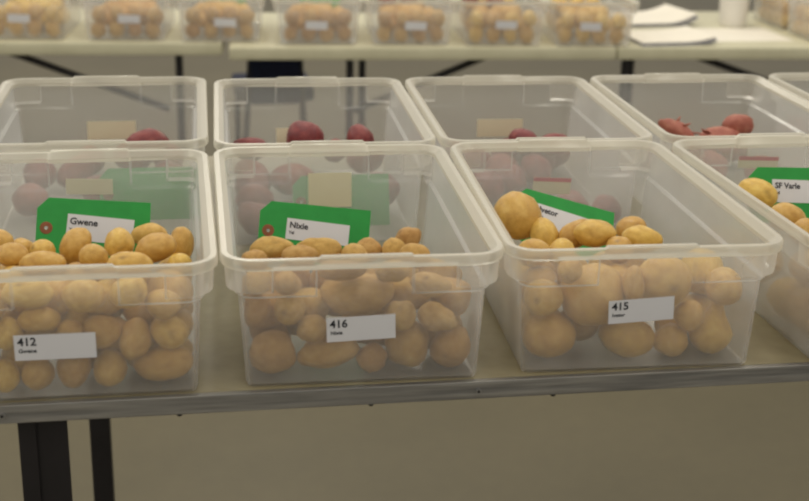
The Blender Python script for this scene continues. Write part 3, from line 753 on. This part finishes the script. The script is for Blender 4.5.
def rank(key, i):
    p = PD[key][i]; dep = p[1] > TB[key][1]
    same = sorted(q[0] - q[1] * .12 for q in PD[key] if q[8] == 'fill' and layer(q[2]) == layer(p[2]) and (q[1] > TB[key][1]) == dep)
    return '%s %s layer, %s from left' % ('rear' if dep else 'front', layer(p[2]), ORD[same.index(p[0] - p[1] * .12)])
for key in ('412', '416', '415', '4', 'A', 'B', 'C', 'D'):
    for i, (x, y, z, ax, ay, az, h, r, kind, phrase, _src) in enumerate(PD[key]):
        red = key in 'ABCD'
        if red: y = TB[key][1] + .0067 + (y - TB[key][1]) * .955
        if key == '416': me = N[i % 6]; nm = 'netted_potato'
        elif key == 'D': me = PK[i % 3] if kind == 'top' else PP[i % 3]; nm = 'red_potato'
        elif red: me = RD[i % 5]; nm = 'red_potato'
        else: me = Y[i % 7]; nm = 'yellow_potato'
        if phrase.startswith('pear'): me = PEAR
        if red:
            where = {'A': 'behind the Gwene tub', 'B': 'behind the Nixie tub', 'C': 'behind the Ivetor tub', 'D': 'of knobbly ones at right'}[key]
            if kind == 'top': lab = phrase
            else: lab = 'red potato in the tub ' + where + ', ' + rank(key, i)
            grp = 'red potatoes in the tub ' + where
        else:
            if kind == 'fill':
                lab = 'buried potato of ' + kname[key] + ', ' + rank(key, i)
            elif kind == 'front':
                lab = 'front potato of ' + kname[key] + ', ' + phrase
            else:
                lab = 'top potato of ' + kname[key] + ', ' + phrase
            grp = ('buried' if kind == 'fill' else 'outer') + ' potatoes in ' + kname[key]
        assert len(lab.split()) <= 16, lab
        place_potato(nm, me, (x, y, z), (ax, ay, az), h, r, rnd, lab, grp)

# ------------------------------------------------------------------ folding tables at the back
def folding_table(label, x0, y0, x1, y1, depth, legs, braces):
    """(x0,y0)-(x1,y1) is the front edge"""
    yaw = math.atan2(y1 - y0, x1 - x0); ln = math.hypot(x1 - x0, y1 - y0)
    t = thing('folding_table', label, 'table', (x0, y0, -.92), yaw, 'pale folding tables at the back')
    zt = .72
    obj('tabletop', to_mesh('tabletop', box_bm(0, ln, 0, depth, zt - .042, zt, .008), M['folding_top'], 40), t)
    obj('apron', to_mesh('apron', box_bm(.06, ln - .06, .07, .09, zt - .066, zt - .042), M['black']), t) if False else None
    for (xa, ya), (xb, yb) in legs:
        for lx, ly in ((xa, ya), (xb, yb)):
            lg = obj('leg', to_mesh('leg', tube_bm((lx, ly, 0), (lx, ly, zt - .042), .013), M['black'], 40), t)
            obj('foot_cap', to_mesh('foot_cap', tube_bm((lx, ly, 0), (lx, ly, .03), .017), M['black'], 40), lg)
        obj('crossbar', to_mesh('crossbar', tube_bm((xa, ya, .22), (xb, yb, .22), .011), M['black'], 40), t)
        obj('bracket', to_mesh('bracket', box_bm(xa - .055, xa + .013, ya - .02, ya + .02, zt - .056, zt - .042), M['black']), t)
    for (xa, za, xb, zb) in braces:
        obj('brace', to_mesh('brace', tube_bm((xa, .12, za + .92), (xb, .12, zb + .92), .012), M['black'], 40), t)
    return t
folding_table('pale folding table at the left back holding three blurred tubs', -2.0, 3.095, -.054, 2.960, .74, (((.25, .1), (.25, .64)), ((1.80, .10), (1.76, .64))), ((1.19, -.236, 1.76, -.45), (.3, -.47, .8, -.24)))
folding_table('pale folding table at the middle back holding four blurred tubs', -.035, 2.876, 1.262, 2.803, .74, (((.405, .12), (.47, .42)),), ((.91, -.236, .42, -.44),))
folding_table('pale folding table at the right back with papers and white cup', 1.266, 2.802, 2.70, 2.723, .80, (((.06, .12), (.25, .70)), ((.79, .12), (1.06, .70))), ((.28, -.240, .72, -.39),))

# chair pushed in behind the middle table
ch = thing('stacking_chair', 'navy upholstered chair showing under the middle back table', 'chair', (.155, 3.45, -.92), 0)
obj('backrest', to_mesh('backrest', box_bm(-.095, .095, -.02, .02, .40, .655, .015), M['navy'], 40), ch)
obj('seat', to_mesh('seat', box_bm(-.15, .15, .03, .36, .40, .45, .015), M['navy'], 40), ch)
for sx in (-.13, .13):
    obj('leg', to_mesh('leg', tube_bm((sx, .03, 0), (sx * .7, 0, .60), .011), M['black'], 40), ch)
    obj('leg', to_mesh('leg', tube_bm((sx, .34, 0), (sx, .33, .41), .011), M['black'], 40), ch)

# ------------------------------------------------------------------ tubs on the back tables
bmesh_pair = tub_meshes(1, 1, M['back_tub'], M['rim'])
ZB = -.2
desc = ['clear back-table tub with yellow potatoes, leftmost of the blurred row', 'clear back-table tub second from the left, above tub 412',
        'clear back-table tub standing over the gap between two tables', 'clear back-table tub fourth from the left, above tub 416',
        'clear back-table tub fifth from the left, reddish potatoes on top', 'clear back-table tub sixth from the left, just left of the golden one',
        'clear back-table tub of golden potatoes at the right end, beside papers',
        'clear tub at the far right behind the white cup', 'clear tub at the far right edge nearest the table front']
bt = [(-.70, 3.050, -.09), (-.370, 3.012, -.09), (-.060, 2.975, -.09), (.262, 2.905, -.06), (.571, 2.880, -.06), (.879, 2.850, -.06), (1.184, 2.822, -.06),
      (1.985, 3.245, PI / 2 * -1), (1.985, 2.940, PI / 2 * -1)]
packs = []
prng = random.Random(11)
ords = ['first', 'second', 'third', 'fourth']
def heap_mesh(mesh_list, n, seed, zmax):
    r = random.Random(seed); bm = bmesh.new()
    for _ in range(n):
        me = r.choice(mesh_list); b2 = bmesh.new(); b2.from_mesh(me)
        s = r.uniform(.024, .03)
        mt = Matrix.Translation((r.uniform(-.085, .085), r.uniform(-.10, .12), r.uniform(.040, zmax))) @ Matrix.Rotation(r.uniform(0, 6), 4, Vector((r.random(), r.random(), r.random() + .1))) @ Matrix.Diagonal((s * 1.2, s, s, 1))
        bmesh.ops.transform(b2, matrix=mt, verts=b2.verts)
        tmp = bpy.data.meshes.new('t'); b2.to_mesh(tmp); b2.free(); bm.from_mesh(tmp); bpy.data.meshes.remove(tmp)
    me = bpy.data.meshes.new('potato_heap'); bm.to_mesh(me); bm.free()
    me.materials.append(mesh_list[0].materials[0])
    for p in me.polygons: p.use_smooth = True
    return me
YL = [potato_mesh('small_potato', 110 + i, M['yellow'], .14, 3, sub=2) for i in range(4)]
NL = [potato_mesh('small_netted_potato', 120 + i, M['netted'], .14, 3, sub=2) for i in range(4)]
heaps = [heap_mesh(YL, 46, 3, .098), heap_mesh(NL, 44, 4, .088)]
nth_tub = ['leftmost', 'second', 'third', 'fourth', 'fifth', 'sixth', 'seventh', 'far right rear', 'far right front']
for ti, (x, yf, yaw) in enumerate(bt):
    if ti < 7:
        c = Vector((x, yf, ZB)) + Matrix.Rotation(yaw, 3, 'Z') @ Vector((0, L / 2 - .02, 0))
    else:
        c = Vector((x + L / 2 - .02, yf, ZB))
    t = tub(desc[ti], c.x, c.y, c.z, yaw, bmesh_pair, 'clear storage tubs on the back tables')
    if ti < 7:
        wall_label(t, (-.014, .014, .018, -.006, .014, .008, -.012)[ti], (.072, .074, .066, .066, .066, .072, .068)[ti], .072, .027, -.03, ())
    T = Matrix.Translation(c) @ Matrix.Rotation(yaw, 4, 'Z')
    net = ti in (1, 2, 3, 4)
    meshes = NL if net else YL
    rows = [(.0335, 4), (.084, 4)] if ti != 6 else [(.0335, 4), (.080, 4)]
    for ri, (zz, n) in enumerate(rows):
        for k in range(n):
            r = prng.uniform(.0245, .028)
            xx = (k - (n - 1) / 2) * .0595 + prng.uniform(-.002, .002) + (.002 if ri else -.002)
            yy = -L / 2 + .0295 + r + (.002 if ri else .001)
            p = T @ Vector((xx, yy, zz + prng.uniform(-.002, .003)))
            a = T.to_3x3() @ Vector((prng.uniform(-.4, .4), .3, 1))
            lab = '%s row potato in the %s back-table tub, %s from its left' % (('bottom', 'upper')[ri], nth_tub[ti], ords[k])
            place_potato('yellow_potato' if not net else 'netted_potato', prng.choice(meshes), p, a, .003, r, prng, lab, 'potatoes in the back-table tubs')
    hp = obj('potato_heap', heaps[1 if net else 0], None, (T @ Vector((0, .01, 0)))); hp.rotation_euler = (0, 0, yaw)
    tag(hp, 'heap of blurred potatoes filling the %s back-table tub' % nth_tub[ti], 'potatoes', None, 'stuff')
# reddish potatoes on top of the fifth and sixth tubs
for j, (x, y) in enumerate(((.52, 3.10), (.60, 3.13), (.90, 3.08), (.82, 3.12))):
    place_potato('red_potato', RD[j % 5], (x, y, -.083), (1, .2, 0), .006, .027, prng,
                 'red potato peeping over the rim of the %s back-table tub, %s one' % (('fifth', 'fifth', 'sixth', 'sixth')[j], ('left', 'right', 'right', 'left')[j]), 'red potatoes on the back tubs')
for j, (x, y, lab) in enumerate(((-.03, 3.20, 'third'), (.29, 3.14, 'fourth'))):
    free_tag('green card tag blurred inside the %s back-table tub' % lab, (x, y, -.098), -.1, .25)

# ------------------------------------------------------------------ papers and cup
def sheet_bm(w, h, z, t=.0004, curl=0, side=1):
    """a sheet from (0,0) to (w,h); the right or left end curls up"""
    bm = bmesh.new(); n = 14; rows = []
    for zz in (0, t):
        rr = []
        for i in range(n + 1):
            u_ = i / n; k = max(0, (u_ - .55) / .45); up = curl * k * k
            rr.append([bm.verts.new(((w * u_ - curl * .25 * k * k), h * j / 3, z + zz + up * (1.1 - .2 * j / 3))) for j in range(4)])
        rows.append(rr)
    for i in range(n):
        for j in range(3):
            bm.faces.new((rows[1][i][j], rows[1][i + 1][j], rows[1][i + 1][j + 1], rows[1][i][j + 1]))
            bm.faces.new((rows[0][i][j], rows[0][i][j + 1], rows[0][i + 1][j + 1], rows[0][i + 1][j]))
    for i in range(n):
        for j, s in ((0, 1), (3, -1)):
            bm.faces.new((rows[0][i][j], rows[0][i + 1][j], rows[1][i + 1][j], rows[1][i][j]))
    for i in (0, n):
        for j in range(3): bm.faces.new((rows[0][i][j], rows[0][i][j + 1], rows[1][i][j + 1], rows[1][i][j]))
    return bm
def paper_pack(label, loc, yaw, w, h, curl):
    t = thing('paper_stack', label, 'papers', loc, yaw, 'paper packs on the right back table')
    obj('lower_sheets', to_mesh('lower_sheets', sheet_bm(w * 1.01, h * .98, 0, .010, curl * .8), M['grey_paper'], 30), t)
    obj('top_sheet', to_mesh('top_sheet', sheet_bm(w, h, .0125, .0006, curl), M['paper'], 30), t)
    obj('middle_sheet', to_mesh('middle_sheet', sheet_bm(w * .99, h * .99, .0112, .0005, curl * .93), M['paper'], 30), t)
    return t
paper_pack('curled pack of white papers nearest the table front edge', (1.356, 2.815, -.2), .06, .27, .25, .014)
paper_pack('curled pack of white papers behind the nearer pack', (1.43, 3.20, -.2), .08, .28, .28, .030)
o = obj('paper_sheet', to_mesh('paper_sheet', sheet_bm(.34, .27, 0, .0008), M['paper']), None, (1.60, 2.895, -.2), (0, 0, .0))
tag(o, 'flat white sheet lying in front of the white cup', 'paper')
cup = thing('plastic_cup', 'tall white plastic cup on the right back table', 'cup', (1.845, 3.225, -.2))
def lathe(prof, seg=32):
    bm = bmesh.new(); prev = None
    for r, z in prof:
        ring = [bm.verts.new((r * math.cos(2 * PI * i / seg), r * math.sin(2 * PI * i / seg), z)) for i in range(seg)]
        if prev:
            for i in range(seg): bm.faces.new((prev[i], prev[(i + 1) % seg], ring[(i + 1) % seg], ring[i]))
        else: bm.faces.new(list(reversed(ring)))
        prev = ring
    bm.faces.new(prev)
    return bm
obj('cup_wall', to_mesh('cup_wall', lathe([(.046, 0), (.049, .002), (.058, .16), (.056, .16), (.047, .004)]), M['cup'], 40), cup)
obj('rolled_rim', to_mesh('rolled_rim', lathe([(.0575, .156), (.061, .158), (.062, .161), (.060, .164), (.056, .163), (.0555, .158)]), M['cup'], 50), cup)
